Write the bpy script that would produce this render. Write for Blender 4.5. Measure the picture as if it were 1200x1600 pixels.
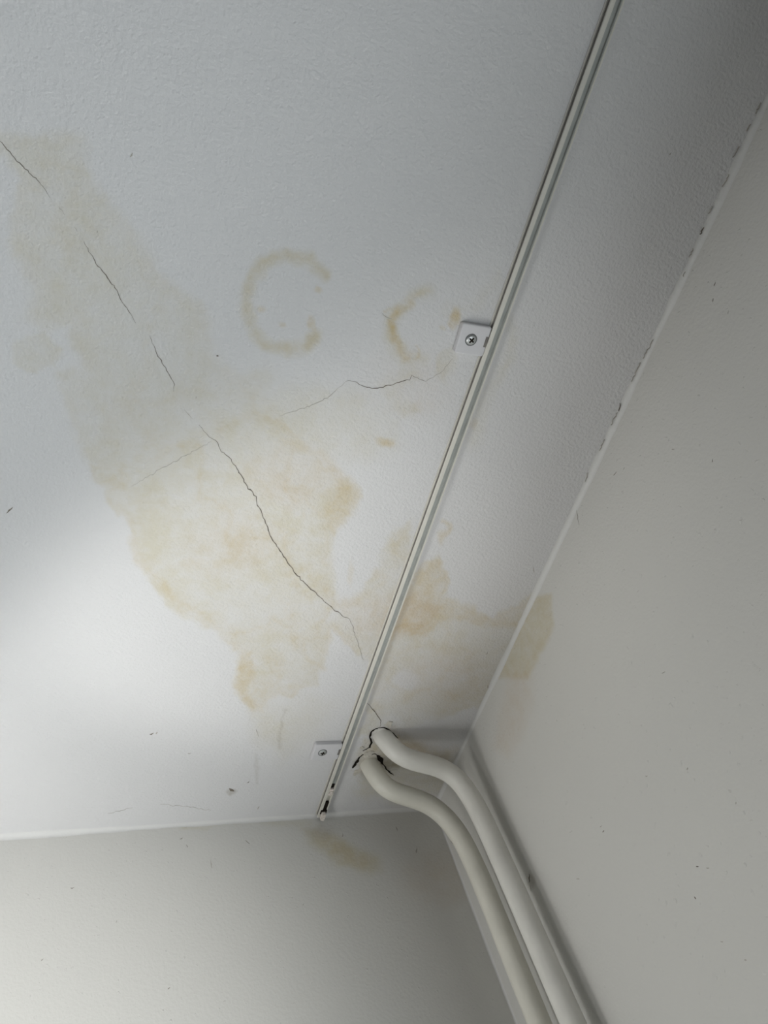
import bpy, math, random
import numpy as np
from mathutils import Matrix, Vector

for o in list(bpy.data.objects):
    bpy.data.objects.remove(o, do_unlink=True)
S = bpy.context.scene
C = S.collection

# ------------------------------------------------------------------ camera
CEIL = 2.5                      # ceiling height
EYE = 1.9                       # camera height
H = CEIL - EYE
F = 1204.0                      # focal length in pixels of a 1200 x 1600 frame
R = np.array([[0.92298549, -0.27248274, -0.27175528],
              [0.08439929, 0.83229489, -0.5478704],
              [0.37546576, 0.48274048, 0.79119346]])   # rows: right, down, forward
cam = bpy.data.cameras.new('camera')
cam.sensor_fit = 'VERTICAL'
cam.sensor_height = 36.0
cam.lens = F / 1600 * 36.0
cam.clip_start = 0.01
co = bpy.data.objects.new('camera', cam)
C.objects.link(co)
co.matrix_world = Matrix(((R[0][0], -R[1][0], -R[2][0], 0),
                          (R[0][1], -R[1][1], -R[2][1], 0),
                          (R[0][2], -R[1][2], -R[2][2], EYE),
                          (0, 0, 0, 1)))
S.camera = co

# ------------------------------------------------------------------ light
w = bpy.data.worlds.new('world')
S.world = w
w.use_nodes = True
w.node_tree.nodes['Background'].inputs[0].default_value = (0.80, 0.90, 1.0, 1)
w.node_tree.nodes['Background'].inputs[1].default_value = 0.25
S.view_settings.view_transform = 'Standard'
S.view_settings.look = 'None'
S.view_settings.gamma = 1.0
S.view_settings.use_curve_mapping = False
S.view_settings.exposure = 0.0


def area_light(name, loc, direction, sx, sy, power, col):
    l = bpy.data.lights.new(name, 'AREA')
    l.shape = 'RECTANGLE'
    l.size, l.size_y, l.energy, l.color = sx, sy, power, col
    o = bpy.data.objects.new(name, l)
    C.objects.link(o)
    o.location = loc
    o.rotation_euler = Vector(direction).to_track_quat('-Z', 'Y').to_euler()
    return o


# daylight through the low window in the wall on the right, below the frame
area_light('window_daylight', (0.485, 0.15, 1.40), (-1, 0, 0), 0.50, 0.60, 16.4, (0.90, 0.965, 1.0))
# weak fill light added at an unseen window across the room
area_light('far_window_fill', (-1.76, -0.60, 1.40), (1, 0, 0), 1.0, 1.0, 0.8, (0.95, 0.98, 1.0))
# added spots, no real lamps; most cones end along one slanted ceiling line
EDGE_A = Vector((-0.053, 0.461, CEIL))
EDGE_B = Vector((0.245, 0.085, CEIL))
for spot, power, aim, blend, soft in (((-0.25, 0.50, 2.15), 1.75, None, 0.12, 0.05), ((-0.42, 0.75, 1.97), 5.4, None, 0.09, 0.10),
                                      ((-0.30, 0.70, 1.30), 5.0, (0.13, 0.50, CEIL), 0.5, 0.05), ((-0.30, 0.70, 1.30), 11.5, (0.21, 0.49, CEIL), 0.55, 0.05),
                                      ((-0.30, 0.70, 1.30), 8.0, (0.36, 0.34, CEIL), 0.8, 0.05), ((-0.50, -0.30, 1.75), 30.0, (-0.06, 0.836, 2.20), 0.9, 0.05)):
    spot = Vector(spot)
    nrm = (EDGE_A - spot).cross(EDGE_B - spot).normalized()
    if nrm.y < 0:
        nrm = -nrm
    sl = bpy.data.lights.new('added_spot', 'SPOT')
    sl.energy = power
    sl.color = (1.0, 0.985, 0.955)
    if aim is None:
        axis, sl.spot_size = nrm, math.radians(178)
    else:                                   # narrower beams: some touch the same line, one washes the back wall
        axis = Vector(aim) - spot
        sl.spot_size = 2.2 * abs(math.asin(axis.normalized().dot(nrm))) if aim[2] == CEIL else math.radians(30)
    sl.spot_blend = blend
    sl.shadow_soft_size = soft
    so = bpy.data.objects.new('added_spot', sl)
    C.objects.link(so)
    so.location = spot
    so.rotation_euler = axis.to_track_quat('-Z', 'Y').to_euler()


# ------------------------------------------------------------------ geometry of the view
def ray(px, py):
    return R.T @ np.array([px - 600.0, py - 800.0, F])


def on_ceil(px, py, drop=0.0):
    d = ray(px, py)
    p = d * (H - drop) / d[2]
    return np.array([p[0], p[1], CEIL - drop])


CX = 0.832 * H        # right wall
CY = 1.393 * H        # back wall
XL = -1.80            # left wall
YR = -3.0             # rear wall


def on_x(px, py, x=CX):
    d = ray(px, py)
    p = d * x / d[0]
    return np.array([x, p[1], EYE + p[2]])


def on_y(px, py, y=CY):
    d = ray(px, py)
    p = d * y / d[1]
    return np.array([p[0], y, EYE + p[2]])


def to_px(P):
    q = (P - np.array([0, 0, EYE])) @ R.T
    z = np.where(q[:, 2] > 0.02, q[:, 2], np.nan)
    return np.stack([600 + F * q[:, 0] / z, 800 + F * q[:, 1] / z], 1)


# ------------------------------------------------------------------ noise and stain fields
def make_noise(seed):
    rng = np.random.default_rng(seed)
    T = rng.random((256, 256))

    def vn(x, y):
        xi, yi = np.floor(x).astype(int), np.floor(y).astype(int)
        fx, fy = x - xi, y - yi
        fx, fy = fx * fx * (3 - 2 * fx), fy * fy * (3 - 2 * fy)
        a, b = T[xi % 256, yi % 256], T[(xi + 1) % 256, yi % 256]
        c, d = T[xi % 256, (yi + 1) % 256], T[(xi + 1) % 256, (yi + 1) % 256]
        return (a * (1 - fx) + b * fx) * (1 - fy) + (c * (1 - fx) + d * fx) * fy

    def fbm(x, y, octs=4):
        s, a, t = 0, 1.0, 0
        for k in range(octs):
            s = s + a * vn(x * 2 ** k + 17 * k, y * 2 ** k + 5 * k)
            t += a
            a *= 0.55
        return s / t - 0.5
    return fbm


N1, N2, N3 = make_noise(1), make_noise(2), make_noise(3)


def warp(q, amp, scale):
    dx = N1(q[:, 0] / scale, q[:, 1] / scale)
    dy = N2(q[:, 0] / scale + 40, q[:, 1] / scale + 9)
    return q + np.stack([dx, dy], 1) * amp * 2


def seg_dist(q, pts, closed):
    pts = np.asarray(pts, float)
    n = len(pts)
    best = np.full(len(q), 1e9)
    for i in range(n if closed else n - 1):
        a, b = pts[i], pts[(i + 1) % n]
        ab = b - a
        t = np.clip(((q - a) @ ab) / max(ab @ ab, 1e-9), 0, 1)
        best = np.minimum(best, np.hypot(*(q - a - t[:, None] * ab).T))
    return best


def poly(q, pts, feather=10):
    pts = np.asarray(pts, float)
    ins = np.zeros(len(q), bool)
    n = len(pts)
    for i in range(n):
        (x1, y1), (x2, y2) = pts[i], pts[(i + 1) % n]
        if y1 == y2:
            continue
        ins ^= ((y1 > q[:, 1]) != (y2 > q[:, 1])) & (q[:, 0] < (x2 - x1) * (q[:, 1] - y1) / (y2 - y1) + x1)
    d = seg_dist(q, pts, True)
    sd = np.where(ins, d, -d)
    v = np.clip(0.5 + sd / (2 * feather), 0, 1)
    return v * v * (3 - 2 * v)


def rim(q, pts, width=14, feather=4):
    """only the drying edge of a stain: strongest at the outline, fading inwards"""
    pts = np.asarray(pts, float)
    full = poly(q, pts, feather)
    d = seg_dist(q, pts, True)
    return full * np.exp(-d / width)


def stroke(q, pts, r, feather=5):
    d = seg_dist(q, pts, False)
    v = np.clip((r + feather - d) / (2 * feather), 0, 1)
    return v * v * (3 - 2 * v)


def blob(q, c, rx, ry, feather=0.5):
    d = np.hypot((q[:, 0] - c[0]) / rx, (q[:, 1] - c[1]) / ry)
    v = np.clip((1 + feather - d) / (2 * feather), 0, 1)
    return v * v * (3 - 2 * v)


# ------------------------------------------------------------------ materials
def new_mat(name, col, rough=0.6, metal=0.0, spec=0.3):
    m = bpy.data.materials.new(name)
    m.use_nodes = True
    b = m.node_tree.nodes['Principled BSDF']
    b.inputs['Base Color'].default_value = (*col, 1)
    b.inputs['Roughness'].default_value = rough
    b.inputs['Metallic'].default_value = metal
    b.inputs['Specular IOR Level'].default_value = spec
    return m


def grain(m, scale, amount, detail=3.0):
    """fine mottling of the colour with object-space noise"""
    nt = m.node_tree
    b = nt.nodes['Principled BSDF']
    col = b.inputs['Base Color'].default_value[:]
    tc = nt.nodes.new('ShaderNodeTexCoord')
    n = nt.nodes.new('ShaderNodeTexNoise')
    n.inputs['Scale'].default_value = scale
    n.inputs['Detail'].default_value = detail
    nt.links.new(tc.outputs['Object'], n.inputs['Vector'])
    mr = nt.nodes.new('ShaderNodeMapRange')
    mr.inputs['From Min'].default_value = 0.3
    mr.inputs['From Max'].default_value = 0.7
    mr.inputs['To Min'].default_value = 1 - amount
    mr.inputs['To Max'].default_value = 1 + amount * 0.3
    nt.links.new(n.outputs['Fac'], mr.inputs['Value'])
    mx = nt.nodes.new('ShaderNodeMix')
    mx.data_type = 'RGBA'
    mx.blend_type = 'MULTIPLY'
    mx.inputs['Factor'].default_value = 1
    mx.inputs[6].default_value = col
    nt.links.new(mr.outputs['Result'], mx.inputs[7])
    nt.links.new(mx.outputs[2], b.inputs['Base Color'])
    return tc, n


def bump(m, scale, dist, strength=1.0, detail=2.0, extra=None):
    nt = m.node_tree
    b = nt.nodes['Principled BSDF']
    tc = nt.nodes.new('ShaderNodeTexCoord')
    n = nt.nodes.new('ShaderNodeTexNoise')
    n.inputs['Scale'].default_value = scale
    n.inputs['Detail'].default_value = detail
    nt.links.new(tc.outputs['Object'], n.inputs['Vector'])
    bp = nt.nodes.new('ShaderNodeBump')
    bp.inputs['Strength'].default_value = strength
    bp.inputs['Distance'].default_value = dist
    nt.links.new(n.outputs['Fac'], bp.inputs['Height'])
    last = bp
    if extra:
        n2 = nt.nodes.new('ShaderNodeTexNoise')
        n2.inputs['Scale'].default_value = extra[0]
        n2.inputs['Detail'].default_value = 3
        nt.links.new(tc.outputs['Object'], n2.inputs['Vector'])
        src = n2.outputs['Fac']
        if len(extra) > 2:       # only the peaks: sparse nibs in the paint
            mr = nt.nodes.new('ShaderNodeMapRange')
            mr.inputs['From Min'].default_value = extra[2]
            mr.inputs['From Max'].default_value = extra[2] + 0.12
            nt.links.new(src, mr.inputs['Value'])
            src = mr.outputs['Result']
        b2 = nt.nodes.new('ShaderNodeBump')
        b2.inputs['Strength'].default_value = strength
        b2.inputs['Distance'].default_value = extra[1]
        nt.links.new(src, b2.inputs['Height'])
        nt.links.new(bp.outputs['Normal'], b2.inputs['Normal'])
        last = b2
    nt.links.new(last.outputs['Normal'], b.inputs['Normal'])


LAYERS = {'pale': (0.91, 0.87, 0.74), 'rust': (0.89, 0.76, 0.52), 'pink': (0.94, 0.86, 0.78), 'grime': (0.50, 0.45, 0.38)}


def plaster(name, base, bump_args):
    """painted plaster whose water stains come from mesh attributes"""
    m = new_mat(name, base, 0.75, 0, 0.2)
    nt = m.node_tree
    b = nt.nodes['Principled BSDF']
    tc = nt.nodes.new('ShaderNodeTexCoord')
    fine = nt.nodes.new('ShaderNodeTexNoise')
    fine.inputs['Scale'].default_value = 75
    fine.inputs['Detail'].default_value = 6
    fine.inputs['Roughness'].default_value = 0.62
    nt.links.new(tc.outputs['Object'], fine.inputs['Vector'])
    mr = nt.nodes.new('ShaderNodeMapRange')
    mr.inputs['From Min'].default_value = 0.3
    mr.inputs['From Max'].default_value = 0.7
    mr.inputs['To Min'].default_value = 0.45
    mr.inputs['To Max'].default_value = 1.25
    nt.links.new(fine.outputs['Fac'], mr.inputs['Value'])
    prev = None
    for lay, tint in LAYERS.items():
        at = nt.nodes.new('ShaderNodeAttribute')
        at.attribute_name = lay
        mul = nt.nodes.new('ShaderNodeMath')
        mul.operation = 'MULTIPLY'
        mul.use_clamp = True
        nt.links.new(at.outputs['Fac'], mul.inputs[0])
        nt.links.new(mr.outputs['Result'], mul.inputs[1])
        mx = nt.nodes.new('ShaderNodeMix')
        mx.data_type = 'RGBA'
        mx.blend_type = 'MULTIPLY'
        nt.links.new(mul.outputs[0], mx.inputs['Factor'])
        if prev is None:
            mx.inputs[6].default_value = (*base, 1)
        else:
            nt.links.new(prev.outputs[2], mx.inputs[6])
        mx.inputs[7].default_value = (*tint, 1)
        prev = mx
    nt.links.new(prev.outputs[2], b.inputs['Base Color'])
    bump(m, *bump_args[0], **bump_args[1])
    return m


M = {}
M['ceiling'] = plaster('ceiling_paint', (0.64, 0.64, 0.645), ((340, 0.0008), dict(detail=2.5, extra=(38, 0.0008))))
M['wall'] = plaster('wall_paint', (0.63, 0.625, 0.598), ((300, 0.00035), dict(detail=2.0, extra=(170, 0.0005, 0.66))))
M['caulk'] = new_mat('caulk_paint', (0.66, 0.66, 0.65), 0.55)
bump(M['caulk'], 180, 0.0006, detail=3)
M['flake'] = new_mat('loose_plaster', (0.60, 0.57, 0.51), 0.85)
grain(M['flake'], 150, 0.25)
M['pipe_white'] = new_mat('pipe_gloss_white', (0.74, 0.73, 0.685), 0.42, 0, 0.4)
grain(M['pipe_white'], 28, 0.06)
bump(M['pipe_white'], 90, 0.0007, detail=3)
M['pipe_cream'] = new_mat('pipe_gloss_cream', (0.72, 0.705, 0.63), 0.42, 0, 0.4)
grain(M['pipe_cream'], 28, 0.07)
bump(M['pipe_cream'], 90, 0.0007, detail=3)
M['rail'] = new_mat('rail_plastic', (0.68, 0.67, 0.61), 0.45, 0, 0.4)
grain(M['rail'], 60, 0.05)
M['rail_groove'] = new_mat('rail_groove_shade_grey', (0.42, 0.44, 0.42), 0.6)  # grey that stands in for shade inside the rail groove
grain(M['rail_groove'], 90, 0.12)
M['bracket'] = new_mat('bracket_plastic', (0.63, 0.63, 0.65), 0.45, 0, 0.4)
grain(M['bracket'], 120, 0.03)
M['screw'] = new_mat('screw_zinc', (0.62, 0.64, 0.64), 0.38, 0.75)
grain(M['screw'], 300, 0.2)
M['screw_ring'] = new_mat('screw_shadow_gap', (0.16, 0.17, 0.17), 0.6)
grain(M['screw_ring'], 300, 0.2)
M['slot'] = new_mat('slot_shade_grey', (0.20, 0.19, 0.175), 0.7)  # dark grey painting the shade in the clip slot and side groove
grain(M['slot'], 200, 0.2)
M['dark'] = new_mat('cavity_shade', (0.020, 0.016, 0.013), 0.9, 0, 0.05)  # near-black painting the shade inside gaps and recesses
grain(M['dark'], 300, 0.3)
M['crack'] = new_mat('crack_dirt', (0.22, 0.195, 0.165), 0.9, 0, 0.05)
grain(M['crack'], 120, 0.5)
M['faint'] = new_mat('hairline_dirt', (0.45, 0.43, 0.39), 0.9, 0, 0.05)
grain(M['faint'], 120, 0.3)
M['stop'] = new_mat('end_stop_plastic', (0.78, 0.72, 0.67), 0.5)
grain(M['stop'], 200, 0.2)
M['floor'] = new_mat('floor_board', (0.16, 0.14, 0.12), 0.5)
grain(M['floor'], 6, 0.25)
M['dark_wall'] = new_mat('slate_wall_paint', (0.15, 0.15, 0.15), 0.8)
grain(M['dark_wall'], 8, 0.1)
M['frame'] = new_mat('window_paint', (0.80, 0.80, 0.78), 0.4)
grain(M['frame'], 30, 0.04)
gl = new_mat('window_glass', (1, 1, 1), 0.0)
gl.node_tree.nodes['Principled BSDF'].inputs['Transmission Weight'].default_value = 1
gl.node_tree.nodes['Principled BSDF'].inputs['IOR'].default_value = 1.05
M['glass'] = gl


# ------------------------------------------------------------------ mesh helpers
def obj(name, verts, faces, m, parent=None, smooth=False):
    me = bpy.data.meshes.new(name)
    me.from_pydata([tuple(map(float, v)) for v in verts], [], faces)
    me.update()
    if smooth:
        me.polygons.foreach_set('use_smooth', [True] * len(me.polygons))
    me.materials.append(M[m])
    o = bpy.data.objects.new(name, me)
    C.objects.link(o)
    if parent is not None:
        o.parent = parent
    return o


def tag(o, label=None, cat=None, group=None, kind=None):
    if label:
        o['label'] = label
    if cat:
        o['category'] = cat
    if group:
        o['group'] = group
    if kind:
        o['kind'] = kind
    return o


class MB:
    def __init__(self):
        self.v, self.f = [], []

    def add(self, verts, faces):
        n = len(self.v)
        self.v += [tuple(map(float, p)) for p in verts]
        self.f += [tuple(i + n for i in fc) for fc in faces]

    def box(self, a, b):
        x0, y0, z0 = a
        x1, y1, z1 = b
        self.add([(x0, y0, z0), (x1, y0, z0), (x1, y1, z0), (x0, y1, z0), (x0, y0, z1), (x1, y0, z1), (x1, y1, z1), (x0, y1, z1)],
                 [(0, 3, 2, 1), (4, 5, 6, 7), (0, 1, 5, 4), (1, 2, 6, 5), (2, 3, 7, 6), (3, 0, 4, 7)])

    def prism(self, outline, z0, z1, inset=0.0, bev=0.0):
        """outline in xy, from z1 (top) down to z0 with a small bevel at the lower rim"""
        o = np.asarray(outline, float)
        n = len(o)
        c = o.mean(0)
        rings = [(o, z1)]
        if bev:
            rings.append((o, z0 + bev))
            rings.append((c + (o - c) * (1 - 0.35 * bev / np.abs(o - c).max()), z0 + bev * 0.35))
            rings.append((c + (o - c) * (1 - 1.1 * bev / np.abs(o - c).max()), z0))
        else:
            rings.append((o, z0))
        vs = [(p[0], p[1], z) for r_, z in rings for p in r_]
        fs = []
        for k in range(len(rings) - 1):
            for i in range(n):
                j = (i + 1) % n
                fs.append((k * n + i, k * n + j, (k + 1) * n + j, (k + 1) * n + i))
        fs.append(tuple(range(n)))
        fs.append(tuple((len(rings) - 1) * n + i for i in reversed(range(n))))
        self.add(vs, fs)

    def build(self, name, m, parent=None, smooth=False):
        return obj(name, self.v, self.f, m, parent, smooth)


def grid(us, vs, fn, name, m):
    """sheet over two coordinate lists; fn(U, V) -> xyz"""
    U, V = np.meshgrid(us, vs, indexing='ij')
    P = fn(U.ravel(), V.ravel())
    nu, nv = len(us), len(vs)
    idx = np.arange(nu * nv).reshape(nu, nv)
    quads = np.stack([idx[:-1, :-1], idx[1:, :-1], idx[1:, 1:], idx[:-1, 1:]], -1).reshape(-1, 4)
    me = bpy.data.meshes.new(name)
    me.vertices.add(len(P))
    me.vertices.foreach_set('co', P.astype(np.float32).ravel())
    me.loops.add(quads.size)
    me.loops.foreach_set('vertex_index', quads.astype(np.int32).ravel())
    me.polygons.add(len(quads))
    me.polygons.foreach_set('loop_start', np.arange(0, quads.size, 4, dtype=np.int32))
    me.polygons.foreach_set('loop_total', np.full(len(quads), 4, np.int32))
    me.update(calc_edges=True)
    me.validate()
    me.materials.append(M[m])
    o = bpy.data.objects.new(name, me)
    C.objects.link(o)
    o['kind'] = 'structure'
    return o, P


def set_attr(o, name, vals):
    a = o.data.attributes.new(name, 'FLOAT', 'POINT')
    a.data.foreach_set('value', np.nan_to_num(vals).astype(np.float32))


def span(lo, f0, f1, hi, step):
    a = list(np.linspace(f0, f1, int(round((f1 - f0) / step)) + 1))
    if lo < f0 - 1e-6:
        a = list(np.linspace(lo, f0, 12)[:-1]) + a
    if hi > f1 + 1e-6:
        a = a + list(np.linspace(f1, hi, 12)[1:])
    return np.array(a)


# ------------------------------------------------------------------ ceiling
ceiling, P = grid(span(XL, -0.16, CX, CX, 0.0017), span(YR, -0.22, CY, CY, 0.0017),
                  lambda u, v: np.stack([u, v, np.full_like(u, CEIL)], 1)[:, [0, 1, 2]], 'ceiling', 'ceiling')
ceiling.data.flip_normals()
q0 = to_px(P)
vis = np.isfinite(q0[:, 0]) & (q0[:, 0] > -150) & (q0[:, 0] < 1350) & (q0[:, 1] > -150) & (q0[:, 1] < 1500)
q0 = q0[vis]
q = warp(warp(q0, 16, 70), 8, 13)
qs = warp(q0, 6, 18)
mott = np.clip(0.80 + 1.5 * N3(q0[:, 0] / 60, q0[:, 1] / 60, 6), 0.1, 1.35)
mx = np.maximum

band = [(-80, 150), (0, 200), (60, 203), (120, 214), (145, 275), (179, 322), (209, 369), (256, 436), (304, 474), (334, 534), (345, 580),
        (400, 590), (430, 640), (460, 700), (300, 800), (190, 790), (125, 703), (111, 663), (105, 632), (91, 588), (132, 575), (111, 534),
        (111, 500), (67, 511), (40, 484), (54, 460), (37, 416), (20, 382), (20, 342), (30, 281), (7, 240), (-80, 250)]
main_ = [(140, 728), (168, 787), (203, 829), (206, 868), (245, 910), (266, 938), (308, 962), (339, 980), (350, 1001), (374, 1015), (366, 1074),
         (388, 1105), (440, 1085), (500, 1075), (508, 1010), (520, 985), (553, 1015), (590, 1040), (612, 1000), (640, 860), (640, 810), (615, 830),
         (588, 890), (560, 925), (530, 938), (515, 905), (520, 850), (518, 829), (542, 806), (553, 765), (530, 740), (470, 680), (400, 640),
         (345, 655), (300, 690), (220, 720)]
right_ = [(600, 1000), (630, 910), (658, 873), (682, 864), (697, 893), (690, 930), (705, 938), (728, 944), (763, 961), (804, 946), (840, 930),
          (840, 990), (800, 1060), (750, 1105), (690, 1120), (620, 1140), (560, 1150), (575, 1080)]
blob_l = [(30, 528), (67, 515), (98, 545), (88, 571), (37, 585), (17, 558)]
tide = np.exp(-np.abs(N1(q0[:, 0] / 95 + 3, q0[:, 1] / 95 + 8, 5)) / 0.035)      # drying lines inside the stains
pale = 0.66 * poly(q, band, 18) * mott
pale = mx(pale, 0.80 * poly(q, main_, 9) * mott)
pale = mx(pale, 0.62 * poly(q, blob_l, 6) * mott)
pale = mx(pale, 0.62 * poly(q, right_, 4) * mott)
pale = mx(pale, 0.55 * poly(q, [(340, 640), (420, 600), (520, 610), (600, 640), (620, 700), (560, 720), (430, 700)], 25) * mott)
pale = mx(pale, 0.45 * stroke(q, [(780, 470), (800, 520), (780, 580), (740, 660), (735, 690)], 9, 12) * mott)
pale = mx(pale, 0.45 * blob(q, (545, 635), 30, 28, 0.6))
pale = mx(pale, 0.40 * blob(q, (410, 590), 22, 20, 0.7))
pale = mx(pale, 0.7 * stroke(qs, [(672, 455), (640, 470), (612, 495), (612, 525), (632, 558), (655, 560)], 12, 9) * mott)
pale = mx(pale, 0.45 * stroke(q, [(700, 480), (740, 470), (775, 440)], 8, 12) * mott)
pale = mx(pale, 0.6 * stroke(q, [(640, 585), (600, 610), (610, 640), (640, 640)], 10, 10) * mott)
pale = mx(pale, 0.7 * poly(q, [(690, 560), (715, 545), (720, 575), (700, 600), (680, 590)], 7) * mott)
pale = mx(pale, 0.55 * poly(q, [(385, 1100), (470, 1085), (520, 1100), (500, 1160), (430, 1190), (400, 1160)], 22) * mott)
pale = mx(pale, 0.85 * poly(q, [(560, 1180), (590, 1140), (640, 1150), (720, 1190), (760, 1170), (720, 1240), (640, 1260), (560, 1250)], 14) * mott)
# ring
ring = [(506, 428), (484, 405), (447, 398), (412, 411), (390, 445), (386, 485), (398, 520), (416, 538), (450, 545), (480, 541), (492, 522)]
rg = stroke(qs, ring, 9, 9) * np.clip(0.8 + 1.0 * N3(q0[:, 0] / 22, q0[:, 1] / 22, 4), 0.2, 1.3)
pale = mx(pale, 1.0 * rg)
# clean spots that dried white
for c, rx, ry, s in [((635, 1062), 19, 17, 1), ((450, 475), 46, 50, 0.95), ((545, 870), 22, 45, 0.95), ((528, 1025), 20, 32, 0.75), ((690, 1050), 45, 30, 0.45),
                     ((470, 790), 25, 20, 0.35), ((660, 500), 28, 34, 0.7), ((610, 1130), 20, 12, 0.7)]:
    pale *= 1 - s * blob(qs, c, rx, ry, 0.35)
rust = 0.55 * rim(q, main_, 10, 4) * np.clip(0.5 + 2.0 * N3(q0[:, 0] / 90, q0[:, 1] / 90, 3), 0, 1)
rust = mx(rust, 0.14 * rim(q, band, 14, 10))
rust = mx(rust, 0.30 * poly(q, main_, 14) * tide)
rust = mx(rust, 0.22 * poly(q, right_, 10) * tide)
rust = mx(rust, 0.12 * poly(q, band, 20) * tide)
rust = mx(rust, 0.75 * poly(q, [(374, 1018), (392, 1016), (398, 1050), (392, 1080), (400, 1105), (384, 1100), (366, 1076)], 7) * mott)
rust = mx(rust, 0.80 * poly(q, [(640, 905), (658, 874), (682, 865), (696, 893), (688, 928), (660, 935)], 5) * mott)
rust = mx(rust, 0.55 * poly(q, [(600, 990), (640, 910), (690, 930), (705, 940), (763, 962), (806, 948), (835, 935), (820, 985), (763, 980), (705, 970), (670, 993)], 5) * mott)
rust = mx(rust, 0.5 * stroke(qs, [(690, 812), (702, 818), (698, 832), (690, 836), (689, 848)], 4, 4))
rust = mx(rust, 0.5 * poly(q, [(520, 720), (556, 765), (545, 806), (520, 830), (505, 800), (525, 770)], 8) * mott)
rust = mx(rust, 0.28 * rg)
for c, rx, ry, s in [((496, 453), 6, 5, .5), ((409, 482), 7, 5, .6), ((486, 503), 6, 9, .75), ((492, 513), 4, 4, .6), ((443, 508), 4, 4, .6),
                     ((711, 494), 8, 12, .85), ((706, 505), 6, 8, .6), ((690, 510), 5, 4, .5), ((601, 691), 12, 7, .6), ((741, 660), 8, 9, .35),
                     ((300, 880), 16, 8, .2), ((548, 895), 5, 18, .3)]:
    rust = mx(rust, s * blob(qs, c, rx, ry, 0.55))
rust = mx(rust, 0.9 * stroke(qs, [(640, 476), (622, 482), (612, 500), (614, 522), (626, 545), (634, 556)], 6, 6) * mott)
rust = mx(rust, 0.4 * stroke(qs, [(632, 468), (655, 462), (672, 456)], 3, 5) * mott)
rust = mx(rust, 0.55 * stroke(qs, [(652, 541), (656, 548), (653, 558), (648, 563)], 1.5, 2))
rust = mx(rust, 0.6 * stroke(qs, [(598, 488), (606, 484), (620, 480)], 1.5, 3))
rust = mx(rust, 0.35 * poly(q, [(560, 1180), (600, 1130), (690, 1175), (720, 1170), (700, 1195), (640, 1180), (600, 1215), (565, 1205)], 8) * mott)
rust = mx(rust, 0.5 * stroke(qs, [(470, 1000), (480, 1030), (505, 1045)], 3, 6) * mott)
rust = mx(rust, 0.45 * stroke(qs, [(445, 690), (480, 700), (515, 725), (548, 758), (556, 775), (540, 800), (522, 826)], 6, 8) * mott)
rust = mx(rust, 0.40 * stroke(qs, [(208, 840), (212, 872), (250, 908), (272, 938), (318, 962), (345, 985)], 4, 8) * mott)
rust = mx(rust, 0.45 * stroke(qs, [(588, 895), (600, 905), (585, 925), (555, 940)], 6, 8) * mott)
rust *= 1 - blob(qs, (635, 1062), 19, 17, 0.35)
pink = 0.55 * blob(q, (460, 745), 62, 38, 0.6) * mott
pink = mx(pink, 0.70 * poly(q, [(520, 935), (560, 940), (600, 930), (650, 930), (690, 950), (660, 990), (600, 1000), (560, 990)], 14) * mott)
pink = mx(pink, 0.35 * blob(q, (360, 850), 60, 50, 0.6) * mott)
pink = mx(pink, 0.6 * blob(q, (640, 1160), 45, 22, 0.5) * mott)
pink = mx(pink, 0.3 * blob(q, (690, 1060), 80, 40, 0.6) * mott)
pink = mx(pink, 0.3 * blob(q, (640, 600), 60, 50, 0.6) * mott)
grime = 0.5 * blob(qs, (583, 1195), 28, 16, 0.8) * mott
grime = mx(grime, 0.4 * stroke(qs, [(615, 1140), (650, 1165), (690, 1178)], 6, 8) * mott)
grime = mx(grime, 0.5 * blob(qs, (363, 1236), 7, 5, 0.4))
grime = mx(grime, 0.35 * stroke(qs, [(446, 1110), (440, 1125), (436, 1150), (437, 1170)], 1.5, 3))
grime = mx(grime, 0.3 * stroke(qs, [(402, 1180), (400, 1205), (404, 1225)], 1.5, 3))
for nm, fld in (('pale', pale), ('rust', rust), ('pink', pink), ('grime', grime)):
    full = np.zeros(len(P))
    full[vis] = fld
    set_attr(ceiling, nm, full)

# ------------------------------------------------------------------ walls and floor
wall_back, P = grid(span(XL, -0.14, CX, CX, 0.003), span(0.0, 2.10, CEIL, CEIL, 0.003),
                    lambda u, v: np.stack([u, np.full_like(u, CY), v], 1), 'wall_back', 'wall')
q0 = to_px(P)
vis = np.isfinite(q0[:, 0]) & (q0[:, 0] > -150) & (q0[:, 0] < 1350) & (q0[:, 1] > 1150) & (q0[:, 1] < 1750)
q0 = q0[vis]
q = warp(q0, 10, 40)
pl = 0.9 * rim(q, [(282, 1288), (300, 1282), (330, 1285), (325, 1295), (298, 1297)], 5, 3)
pl = mx(pl, 0.5 * stroke(q, [(330, 1288), (380, 1284), (480, 1288)], 4, 6))
pl = mx(pl, 0.9 * poly(q, [(470, 1295), (520, 1305), (590, 1335), (600, 1360), (560, 1366), (520, 1345), (480, 1310)], 10))
rs = 0.35 * poly(q, [(490, 1300), (540, 1315), (580, 1345), (560, 1360), (520, 1335)], 10)
pk = 0.5 * blob(q, (690, 1370), 50, 40, 0.6)
gm = 0.35 * blob(q, (500, 1300), 22, 8, 0.8)
for nm, fld in (('pale', pl), ('rust', rs), ('pink', pk), ('grime', gm)):
    full = np.zeros(len(P))
    full[vis] = fld
    set_attr(wall_back, nm, full)

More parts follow.
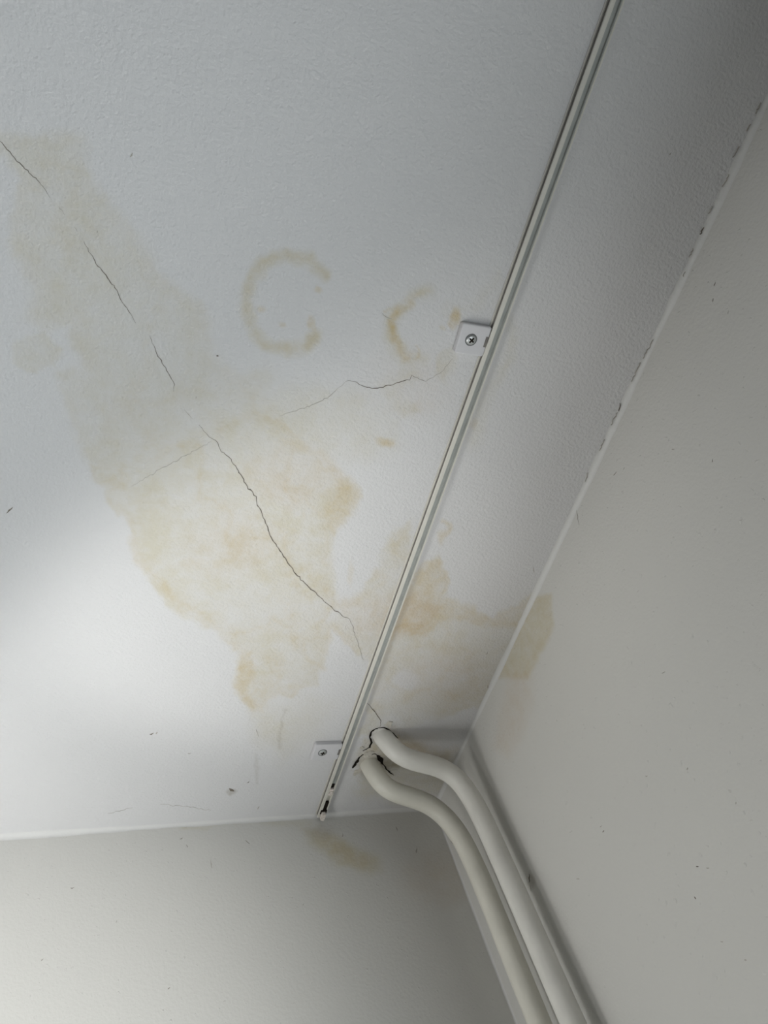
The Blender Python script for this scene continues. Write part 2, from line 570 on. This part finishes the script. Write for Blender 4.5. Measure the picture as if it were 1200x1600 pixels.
wall_right, P = grid(span(YR, -0.25, CY, CY, 0.003), span(0.0, 1.95, CEIL, CEIL, 0.003),
                     lambda u, v: np.stack([np.full_like(u, CX), u, v], 1), 'wall_right', 'wall')
wall_right.data.flip_normals()
q0 = to_px(P)
vis = np.isfinite(q0[:, 0]) & (q0[:, 0] > 600) & (q0[:, 0] < 1350) & (q0[:, 1] > -150) & (q0[:, 1] < 1750)
q0 = q0[vis]
q = warp(q0, 7, 40)
rs_poly = [(800, 985), (835, 932), (863, 929), (864, 980), (851, 1016), (836, 1042), (826, 1062), (800, 1060), (780, 1060)]
pl = 0.9 * poly(q, rs_poly, 6)
rs = 0.30 * rim(q, rs_poly, 14, 5)
pk = 0.55 * poly(q, [(800, 1050), (830, 1055), (832, 1100), (812, 1150), (795, 1180), (770, 1165)], 12)
gm = 0.4 * blob(q, (827, 1380), 5, 14, 0.6)
for nm, fld in (('pale', pl), ('rust', rs), ('pink', pk), ('grime', gm)):
    full = np.zeros(len(P))
    full[vis] = fld
    set_attr(wall_right, nm, full)

b = MB()
b.box((XL, YR - 0.1, 0.0), (CX, YR, CEIL))
tag(b.build('wall_rear', 'dark_wall'), kind='structure')
b = MB()
WY0, WY1, WZ0, WZ1 = -1.13, -0.07, 0.87, 1.93
b.box((XL - 0.1, YR, 0), (XL, WY0, CEIL))
b.box((XL - 0.1, WY1, 0), (XL, CY, CEIL))
b.box((XL - 0.1, WY0, 0), (XL, WY1, WZ0))
b.box((XL - 0.1, WY0, WZ1), (XL, WY1, CEIL))
tag(b.build('wall_left', 'dark_wall'), kind='structure')
b = MB()
b.box((XL - 0.1, YR - 0.1, -0.05), (CX, CY, 0))
tag(b.build('floor', 'floor'), kind='structure')
b = MB()
for a, c in (((WY0, WZ0), (WY0 + .05, WZ1)), ((WY1 - .05, WZ0), (WY1, WZ1)), ((WY0 + .05, WZ0), (WY1 - .05, WZ0 + .05)),
             ((WY0 + .05, WZ1 - .05), (WY1 - .05, WZ1)), (((WY0 + WY1) / 2 - .03, WZ0 + .05), ((WY0 + WY1) / 2 + .03, WZ1 - .05))):
    b.box((XL - 0.08, a[0], a[1]), (XL - 0.03, c[0], c[1]))
win = tag(b.build('window_1', 'frame'), kind='structure')
for s in (0, 1):
    b = MB()
    y0 = WY0 + .05 if s == 0 else (WY0 + WY1) / 2 + .03
    y1 = (WY0 + WY1) / 2 - .03 if s == 0 else WY1 - .05
    b.box((XL - 0.058, y0, WZ0 + .05), (XL - 0.053, y1, WZ1 - .05))
    b.build('pane', 'glass', win)


b = MB()
for a, c in (((-.14, 1.06), (-.11, 1.74)), ((.41, 1.06), (.44, 1.74)), ((-.11, 1.06), (.41, 1.09)), ((-.11, 1.71), (.41, 1.74))):
    b.box((CX - 0.03, a[0], a[1]), (CX - 0.001, c[0], c[1]))
tag(b.build('window_2', 'frame'), kind='structure')


# caulked joints: concave fillets where the surfaces meet
def fillet(name, t0, t1, fn, r=0.009, seed=0):
    nb = make_noise(40 + seed)
    ts = np.linspace(t0, t1, 420)
    rad = r * (1 + 0.9 * nb(ts * 14, ts * 0 + 3, 4) + 0.25 * nb(ts * 90, ts * 0 + 7, 3))
    V, Fc = [], []
    K = 7
    for t, rr in zip(ts, rad):
        for k in range(K + 1):
            a = k / K * math.pi / 2
            V.append(fn(t, rr * (1 - math.sin(a)), rr * (1 - math.cos(a))))
    for i in range(len(ts) - 1):
        for k in range(K):
            p = i * (K + 1) + k
            Fc.append((p, p + 1, p + K + 2, p + K + 1))
    return tag(obj(name, V, Fc, 'caulk', smooth=True), kind='structure')


fillet('trim_1', -0.6, CY, lambda t, a, c: (CX - a, t, CEIL - c), 0.0042, 1)
fillet('trim_2', -0.6, CX, lambda t, a, c: (t, CY - a, CEIL - c), 0.0045, 2)
fillet('trim_3', 1.4, CEIL, lambda t, a, c: (CX - a, CY - c, t), 0.002, 3)


# ------------------------------------------------------------------ cracks
def ribbon(name, pts, width, m, parent, place, seed=0, jit=1.2, step=4.0, taper=True, off=0.0002):
    """thin ragged gap along a line; pts in photo pixels, place() turns them into surface points"""
    rng = random.Random(seed)
    pts = [np.array(p, float) for p in pts]
    fine = []
    for a, b_ in zip(pts[:-1], pts[1:]):
        n = max(1, int(np.linalg.norm(b_ - a) / step))
        for k in range(n):
            p = a + (b_ - a) * k / n
            if k or fine:
                p = p + np.array([rng.uniform(-jit, jit), rng.uniform(-jit, jit)])
            fine.append(p)
    fine.append(pts[-1])
    W = [place(*p) for p in fine]
    n = len(W)
    nrm_ = place.normal
    V, Fc = [], []
    for i in range(n):
        t = W[min(i + 1, n - 1)] - W[max(i - 1, 0)]
        t = t / (np.linalg.norm(t) + 1e-9)
        s = np.cross(nrm_, t)
        wd = width * rng.uniform(0.55, 1.25) / 2
        if taper:
            wd *= min(1.0, 0.25 + 2.5 * min(i, n - 1 - i) / n)
        V += [W[i] + s * wd + nrm_ * off, W[i] - s * wd + nrm_ * off, W[i] - nrm_ * 0.001]
    for i in range(n - 1):
        a, b_ = 3 * i, 3 * i + 3
        Fc += [(a, a + 1, b_ + 1, b_), (a + 1, a + 2, b_ + 2, b_ + 1), (a + 2, a, b_, b_ + 2)]
    return obj(name, V, Fc, m, parent)


class Place:
    def __init__(self, fn, n):
        self.fn, self.normal = fn, np.array(n, float)

    def __call__(self, x, y):
        return self.fn(x, y)


PC = Place(on_ceil, (0, 0, -1))
PB = Place(on_y, (0, -1, 0))
PR = Place(on_x, (-1, 0, 0))

for i, (pts, wd, m) in enumerate([
    ([(-20, 197), (0, 220), (30, 255), (62, 284), (78, 309)], 0.0005, 'crack'),
    ([(92, 322), (101, 336)], 0.0005, 'faint'), ([(116, 354), (121, 362)], 0.0005, 'faint'),
    ([(131, 377), (150, 412), (165, 430), (180, 450), (190, 470), (200, 485), (212, 505)], 0.0006, 'crack'),
    ([(234, 524), (243, 548), (258, 575), (272, 600), (271, 612)], 0.0006, 'crack'),
    ([(288, 640), (302, 655)], 0.0005, 'faint'),
    ([(311, 664), (330, 685), (338, 688), (343, 702), (360, 717), (372, 735), (388, 763), (400, 776), (403, 790), (413, 812), (424, 840), (435, 857),
      (450, 880), (470, 905), (490, 924), (500, 932), (520, 951), (545, 968), (553, 985), (560, 1010), (568, 1031)], 0.0009, 'crack'),
    ([(570, 1096), (585, 1110), (595, 1125), (593, 1138)], 0.0011, 'crack'),
    ([(436, 650), (480, 636), (511, 622), (540, 596)], 0.0005, 'faint'),
    ([(540, 596), (548, 594), (573, 606), (594, 606), (640, 593), (644, 587), (665, 596)], 0.0007, 'crack'),
    ([(665, 596), (690, 581), (707, 560)], 0.0005, 'faint'),
    ([(205, 760), (260, 728), (330, 690)], 0.0004, 'faint'),
    ([(596, 488), (603, 496), (612, 498)], 0.0006, 'faint'),
    ([(600, 1205), (622, 1203)], 0.0006, 'faint'),
    ([(168, 1271), (190, 1266), (207, 1262)], 0.0006, 'faint'),
    ([(250, 1257), (290, 1260), (330, 1266)], 0.0004, 'faint'),
]):
    ribbon('crack', pts, wd, m, ceiling, PC, seed=i)
for i, (pts, wd) in enumerate([
    ([(1192, 160), (1184, 178)], .0008), ([(1176, 194), (1170, 205)], .0009), ([(1158, 228), (1148, 246)], .001), ([(1142, 272), (1132, 292)], .0009),
    ([(1116, 322), (1110, 334)], .0008), ([(1103, 355), (1097, 366)], .0014), ([(1086, 388), (1080, 402)], .0008), ([(1074, 424), (1066, 446)], .001),
    ([(1059, 460), (1050, 482)], .0009), ([(1045, 498), (1042, 510)], .0014), ([(1024, 530), (1008, 560)], .0008), ([(1004, 566), (990, 596)], .0009),
    ([(972, 630), (970, 642)], .0014), ([(968, 644), (958, 664)], .0009), ([(948, 686), (940, 704)], .0008), ([(922, 738), (918, 752)], .0008)]):
    ribbon('crack', [(x - 4, y) for x, y in pts], wd * 0.6, 'crack' if i in (5, 9, 12) else 'faint', ceiling, PC, seed=50 + i, off=0.0012, step=3)
ribbon('crack', [(901, 795), (903, 810), (905, 820)], 0.0008, 'faint', wall_right, PR, seed=80)

# broken gaps where the pipes go through, their inner shade painted as dark ribbons
for i, (pts, wd) in enumerate([
    ([(594, 1137), (585, 1139), (579, 1145), (577, 1152), (581, 1160), (577, 1167), (567, 1173)], .0024),
    ([(594, 1137), (602, 1137), (608, 1141), (615, 1147), (622, 1153)], .0026),
    ([(562, 1182), (558, 1188), (554, 1194), (551, 1200)], .0048),
    ([(560, 1184), (567, 1179), (574, 1181), (584, 1177), (591, 1181)], .0016),
    ([(589, 1180), (594, 1185), (598, 1194)], .0060),
    ([(597, 1192), (604, 1202), (615, 1211)], .0018)]):
    ribbon('pipe_gap', pts, wd, 'dark', ceiling, PC, seed=90 + i, jit=0.7, step=2.2, off=0.0006)


# flakes of plaster left around the holes
def flake(px, py, r, seed, thick=0.0011):
    rng = random.Random(seed)
    c = on_ceil(px, py)
    n = 9
    out = [(c[0] + r * rng.uniform(.5, 1.25) * math.cos(2 * math.pi * k / n), c[1] + r * rng.uniform(.5, 1.25) * math.sin(2 * math.pi * k / n)) for k in range(n)]
    b_ = MB()
    b_.prism(out, CEIL - thick, CEIL + 0.001, bev=thick * 0.7)
    b_.build('plaster_flake', 'flake', ceiling)


for i, (x, y, r) in enumerate([(572, 1180, .0060), (580, 1176, .0052), (556, 1207, .0050), (563, 1203, .0045), (588, 1192, .006), (577, 1190, .007), (608, 1131, .006), (566, 1168, .003)]):
    flake(x, y, r, 200 + i)


# chips and nibs in the paint
def chip(px, py, L, wd, place, parent, m='crack', ang=60, seed=0):
    a = math.radians(ang)
    dx, dy = math.cos(a) * L / 2, -math.sin(a) * L / 2
    ribbon('paint_chip', [(px - dx, py - dy), (px, py + .6), (px + dx, py + dy)], wd, m, parent, place, seed=seed, jit=.8, step=3)


for i, a in enumerate([(15, 797, 14, .0016, 45), (834, 890, 10, .0012, 100), (205, 242, 8, .0012, 60), (237, 1146, 7, .0015, 20), (245, 1145, 4, .002, 60), (296, 1177, 5, .0014, 10),
                       (362, 1234, 9, .004, -30), (402, 1145, 12, .0014, 110), (1047, 240, 4, .0012, 50), (340, 556, 4, .0012, 0), (152, 362, 4, .001, 80),
                       (306, 621, 4, .001, 80), (762, 1073, 5, .001, 90), (761, 1020, 5, .001, 70), (404, 1262, 6, .0016, 60), (388, 1222, 4, .0014, 40)]):
    chip(*a[:4], PC, ceiling, 'crack' if i % 3 == 0 else 'faint', a[4], 300 + i)
for i, a in enumerate([(283, 1310, 5, .0012, 30), (292, 1322, 5, .0012, 120), (330, 1350, 14, .0012, 100), (387, 1316, 9, .0012, -40), (535, 1305, 6, .0016, 80), (651, 1329, 9, .0018, 80),
                       (264, 1544, 5, .0012, 40), (474, 1413, 4, .0014, 60), (66, 1500, 6, .001, 45), (113, 1387, 6, .001, 10), (620, 1295, 8, .0016, 110), (182, 1440, 4, .001, 70)]):
    chip(*a[:4], PB, wall_back, 'crack' if i % 3 == 0 else 'faint', a[4], 330 + i)
for i, a in enumerate([(1117, 444, 7, .0010, 70), (1114, 469, 6, .0014, 80), (1138, 488, 5, .001, 80), (961, 740, 8, .001, 50), (975, 732, 4, .001, 60), (1052, 702, 5, .001, 0),
                       (1113, 720, 5, .001, 80), (1037, 1051, 6, .0012, 30), (939, 1291, 4, .001, 40), (943, 1299, 4, .001, 60), (903, 1373, 5, .0012, 0), (1010, 1212, 4, .001, 0),
                       (1090, 1354, 5, .001, 0), (1106, 1356, 5, .001, 0), (1074, 1201, 4, .0012, 60), (827, 1372, 14, .0022, 90), (829, 1388, 9, .0016, 100), (1150, 1255, 4, .001, 80),
                       (1086, 1403, 5, .001, -60), (1128, 1471, 4, .001, 0), (1165, 1500, 4, .001, 0), (707, 1316, 7, .0015, -40)]):
    chip(*a[:4], PR, wall_right, 'crack' if i % 3 == 0 else 'faint', a[4], 370 + i)


# ------------------------------------------------------------------ heating pipes
def catmull(pts, n):
    pts = [np.array(p, float) for p in pts]
    pts = [2 * pts[0] - pts[1]] + pts + [2 * pts[-1] - pts[-2]]
    out = []
    for i in range(1, len(pts) - 2):
        p0, p1, p2, p3 = pts[i - 1:i + 3]
        for k in range(n):
            t = k / n
            out.append(0.5 * ((2 * p1) + (-p0 + p2) * t + (2 * p0 - 5 * p1 + 4 * p2 - p3) * t * t + (-p0 + 3 * p1 - 3 * p2 + p3) * t ** 3))
    out.append(pts[-2])
    return out


def tube(name, path, rad, m, parent=None, sides=28, seed=0, rough=0.018):
    nb = make_noise(seed)
    V, Fc = [], []
    up = np.array([0, 1.0, 0])
    n = len(path)
    s = 0.0
    for i, p in enumerate(path):
        t = path[min(i + 1, n - 1)] - path[max(i - 1, 0)]
        t = t / np.linalg.norm(t)
        a = np.cross(t, up)
        a /= np.linalg.norm(a)
        b_ = np.cross(t, a)
        up = -b_ if np.dot(-b_, up) > 0 else b_
        b_ = up
        a = np.cross(b_, t)
        if i:
            s += np.linalg.norm(p - path[i - 1])
        for k in range(sides):
            th = 2 * math.pi * k / sides
            rr = rad * (1 + rough * float(nb(np.array([s * 45 + 2]), np.array([2 + 2 * math.cos(th) + math.sin(th)]), 3)[0]))
            V.append(p + a * math.cos(th) * rr + b_ * math.sin(th) * rr)
    for i in range(n - 1):
        for k in range(sides):
            j = (k + 1) % sides
            Fc.append((i * sides + k, i * sides + j, (i + 1) * sides + j, (i + 1) * sides + k))
    Fc.append(tuple(range(sides)))
    Fc.append(tuple((n - 1) * sides + k for k in reversed(range(sides))))
    return obj(name, V, Fc, m, parent, True)


def pipe(name, top_px, bend_px, straight_px, xw, m, label, seed):
    A = on_ceil(*top_px)
    B = on_x(*straight_px[0], xw)
    B2 = on_x(*straight_px[-1], xw)
    e = B - A
    hn = np.array([-e[1], e[0], 0])
    hn /= np.linalg.norm(hn)                      # normal of the vertical plane the bend lies in
    o = np.array([0, 0, EYE])
    pts = [A + np.array([0, 0, 0.03]), A]
    for p in bend_px:
        d = ray(*p)
        pts.append(o + d * (np.dot(A - o, hn) / np.dot(d, hn)))
    pts.append(B)
    pts.append(B + (B2 - B) * 0.5)
    pts.append(B2)
    down = (B2 - B) / np.linalg.norm(B2 - B)
    foot = B2 + np.array([0, 0, -1]) * 0.5
    path = catmull(pts, 10)
    for _ in range(60):                           # ease the bends
        path = path[:12] + [(path[i - 1] + 2 * path[i] + path[i + 1]) / 4 for i in range(12, len(path) - 1)] + path[-1:]
    path += [B2 + np.array([0, 0, -z]) for z in np.linspace(0.05, B2[2], 16)]
    return tag(tube(name, path, 0.0119, m, seed=seed), label, 'pipe', 'heating pipes in the corner')


pipe('heating_pipe', (598, 1150), [(616, 1173), (638, 1187), (667, 1193), (693, 1201), (716, 1217), (732, 1240)], [(752, 1272), (823, 1425), (895, 1598)],
     CX - 0.026, 'pipe_white', 'white painted heating pipe nearer the camera, entering the ceiling at the crack', 5)
pipe('heating_pipe', (577, 1194), [(591, 1219), (609, 1235), (632, 1243), (660, 1251), (687, 1267), (708, 1291)], [(732, 1326), (769, 1415), (842, 1597)],
     CX - 0.028, 'pipe_cream', 'cream painted heating pipe nearer the back wall, left of the other pipe', 8)

# ------------------------------------------------------------------ curtain rail
RX = on_ceil(*(946, 0))[0]           # left edge of the flange on the ceiling
RW, RH = 0.0119, 0.0058
Y0, Y1 = -1.6, CY - 0.004
CUT0 = CY - 0.055
SL0, SL1, SD = 0.0050, 0.0105, 0.0036          # slot of the rail: from, to, depth
prof = [(0, 0), (RW, 0), (RW, -RH), (SL1, -RH), (SL1, -RH + SD), (SL0, -RH + SD), (SL0, -RH), (.0015, -RH), (.0012, -RH + .0003),
        (.0012, -RH + .0013), (.0022, -RH + .0014), (.0022, -.0012), (.0002, -.0011), (0, -.0009)]


def extrude(prof_, x0, y0, y1, z0, name, m, parent):
    n = len(prof_)
    V = [(x0 + a, y0, z0 + c) for a, c in prof_] + [(x0 + a, y1, z0 + c) for a, c in prof_]
    Fc = [(i, (i + 1) % n, n + (i + 1) % n, n + i) for i in range(n)] + [tuple(range(n)), tuple(n + i for i in reversed(range(n)))]
    return obj(name, V, Fc, m, parent)


rail = bpy.data.objects.new('curtain_rail', None)
C.objects.link(rail)
rail.location = (0, 0, 0)
tag(rail, 'long narrow cream curtain rail with open groove screwed along the ceiling', 'curtain rail')
extrude(prof, RX, Y0, Y1, CEIL - 0.0002, 'rail_profile', 'rail', rail)
# grey strips painting the shade inside the groove
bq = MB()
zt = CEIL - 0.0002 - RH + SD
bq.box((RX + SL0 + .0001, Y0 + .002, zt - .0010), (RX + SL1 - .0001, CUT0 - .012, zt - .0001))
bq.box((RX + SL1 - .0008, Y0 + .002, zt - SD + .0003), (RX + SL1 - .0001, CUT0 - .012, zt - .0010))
bq.build('groove_shade', 'rail_groove', rail)
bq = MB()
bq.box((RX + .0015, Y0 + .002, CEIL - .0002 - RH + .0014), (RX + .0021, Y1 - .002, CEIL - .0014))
bq.build('side_groove_shade', 'slot', rail)  # dark strip painted in for the shade of the side groove
# glider, black blocks painting the shade of the open end, and end stop
XA, XB = RX + SL0 + .0001, RX + SL1 - .0001
bq = MB()
bq.box((XA + .0002, CUT0 - .004, zt - .0034), (XB - .0002, CUT0 + .008, zt - .0003))
bq.box((XA + .0010, CUT0 - .001, zt - .0052), (XB - .0010, CUT0 + .005, zt - .0034))
bq.build('glider', 'stop', rail)
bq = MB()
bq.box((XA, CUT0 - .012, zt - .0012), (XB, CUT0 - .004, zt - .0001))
bq.build('open_groove_shade', 'dark', rail)
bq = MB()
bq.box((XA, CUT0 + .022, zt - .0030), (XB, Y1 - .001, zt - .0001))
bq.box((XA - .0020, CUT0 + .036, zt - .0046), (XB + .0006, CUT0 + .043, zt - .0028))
bq.build('open_end_shade', 'dark', rail)
bq = MB()
bq.box((XA - .0006, CUT0 + .0385, zt - .0095), (XB - .0014, CUT0 + .0495, zt - .0046))
bq.box((XA + .0008, CUT0 + .042, zt - .0108), (XB - .0020, CUT0 + .0485, zt - .0095))
bq.build('end_stop', 'stop', rail)


# ------------------------------------------------------------------ brackets
def rounded(x0, y0, x1, y1, r, n=5, rot=0.0):
    out = []
    for cx, cy, a0 in ((x1 - r, y1 - r, 0), (x0 + r, y1 - r, 90), (x0 + r, y0 + r, 180), (x1 - r, y0 + r, 270)):
        for k in range(n + 1):
            a = math.radians(a0 + 90 * k / n)
            out.append((cx + r * math.cos(a), cy + r * math.sin(a)))
    m_ = ((x0 + x1) / 2, (y0 + y1) / 2)
    c, s = math.cos(rot), math.sin(rot)
    return [(m_[0] + (x - m_[0]) * c - (y - m_[1]) * s, m_[1] + (x - m_[0]) * s + (y - m_[1]) * c) for x, y in out]


def bracket(px, label, rot, cross=45):
    c = on_ceil(*px, 0.0056)
    e = bpy.data.objects.new('rail_bracket', None)
    C.objects.link(e)
    e.location = (c[0], c[1], CEIL)
    tag(e, label, 'bracket', 'brackets of the curtain rail')
    T = 0.0056
    dx = RX - c[0]
    b_ = MB()
    b_.prism(rounded(-.0118, -.0138, dx + 0.0010, .0138, .0020, rot=0), -T, -0.0001, bev=.0011)
    o = b_.build('plate', 'bracket', e)
    o.rotation_euler.z = rot
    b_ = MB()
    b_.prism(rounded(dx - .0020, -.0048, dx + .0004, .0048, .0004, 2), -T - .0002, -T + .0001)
    o = b_.build('clip_slot_shade', 'slot', e)  # thin dark patch, the slot's inner shade put into its colour
    o.rotation_euler.z = rot
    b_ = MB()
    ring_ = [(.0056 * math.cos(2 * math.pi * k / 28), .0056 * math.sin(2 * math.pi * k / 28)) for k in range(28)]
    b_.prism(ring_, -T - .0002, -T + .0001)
    b_.build('countersink_shade', 'screw_ring', e)  # flat dark disc painting the shaded gap around the screw head
    # screw head: shallow dome, with a dark cross painting the shade of its recess
    V, Fc = [], []
    n = 28
    prof_ = [(.0046, 0), (.0045, -.0004), (.0038, -.0009), (.0024, -.0013), (.0001, -.0015)]
    for r_, z in prof_:
        for k in range(n):
            V.append((r_ * math.cos(2 * math.pi * k / n), r_ * math.sin(2 * math.pi * k / n), -T - .0001 + z))
    for i in range(len(prof_) - 1):
        for k in range(n):
            j = (k + 1) % n
            Fc.append((i * n + k, (i + 1) * n + k, (i + 1) * n + j, i * n + j))
    Fc.append(tuple((len(prof_) - 1) * n + k for k in range(n)))
    sc = obj('screw', V, Fc, 'screw', e, True)
    a, L = .0007, .0027
    b_ = MB()
    b_.prism([(-L, -a), (-a, -a), (-a, -L), (a, -L), (a, -a), (L, -a), (L, a), (a, a), (a, L), (-a, L), (-a, a), (-L, a)], -T - .0018, -T - .0008)
    o = b_.build('cross_recess_shade', 'dark', sc)
    o.rotation_euler.z = math.radians(cross)
    return e


bracket((736, 531), 'white square rail bracket with a bright cross-head screw, halfway along the rail', math.radians(-2), 30)
bracket((504, 1176), 'white square rail bracket near the rail end and the pipe holes', math.radians(0), 10)
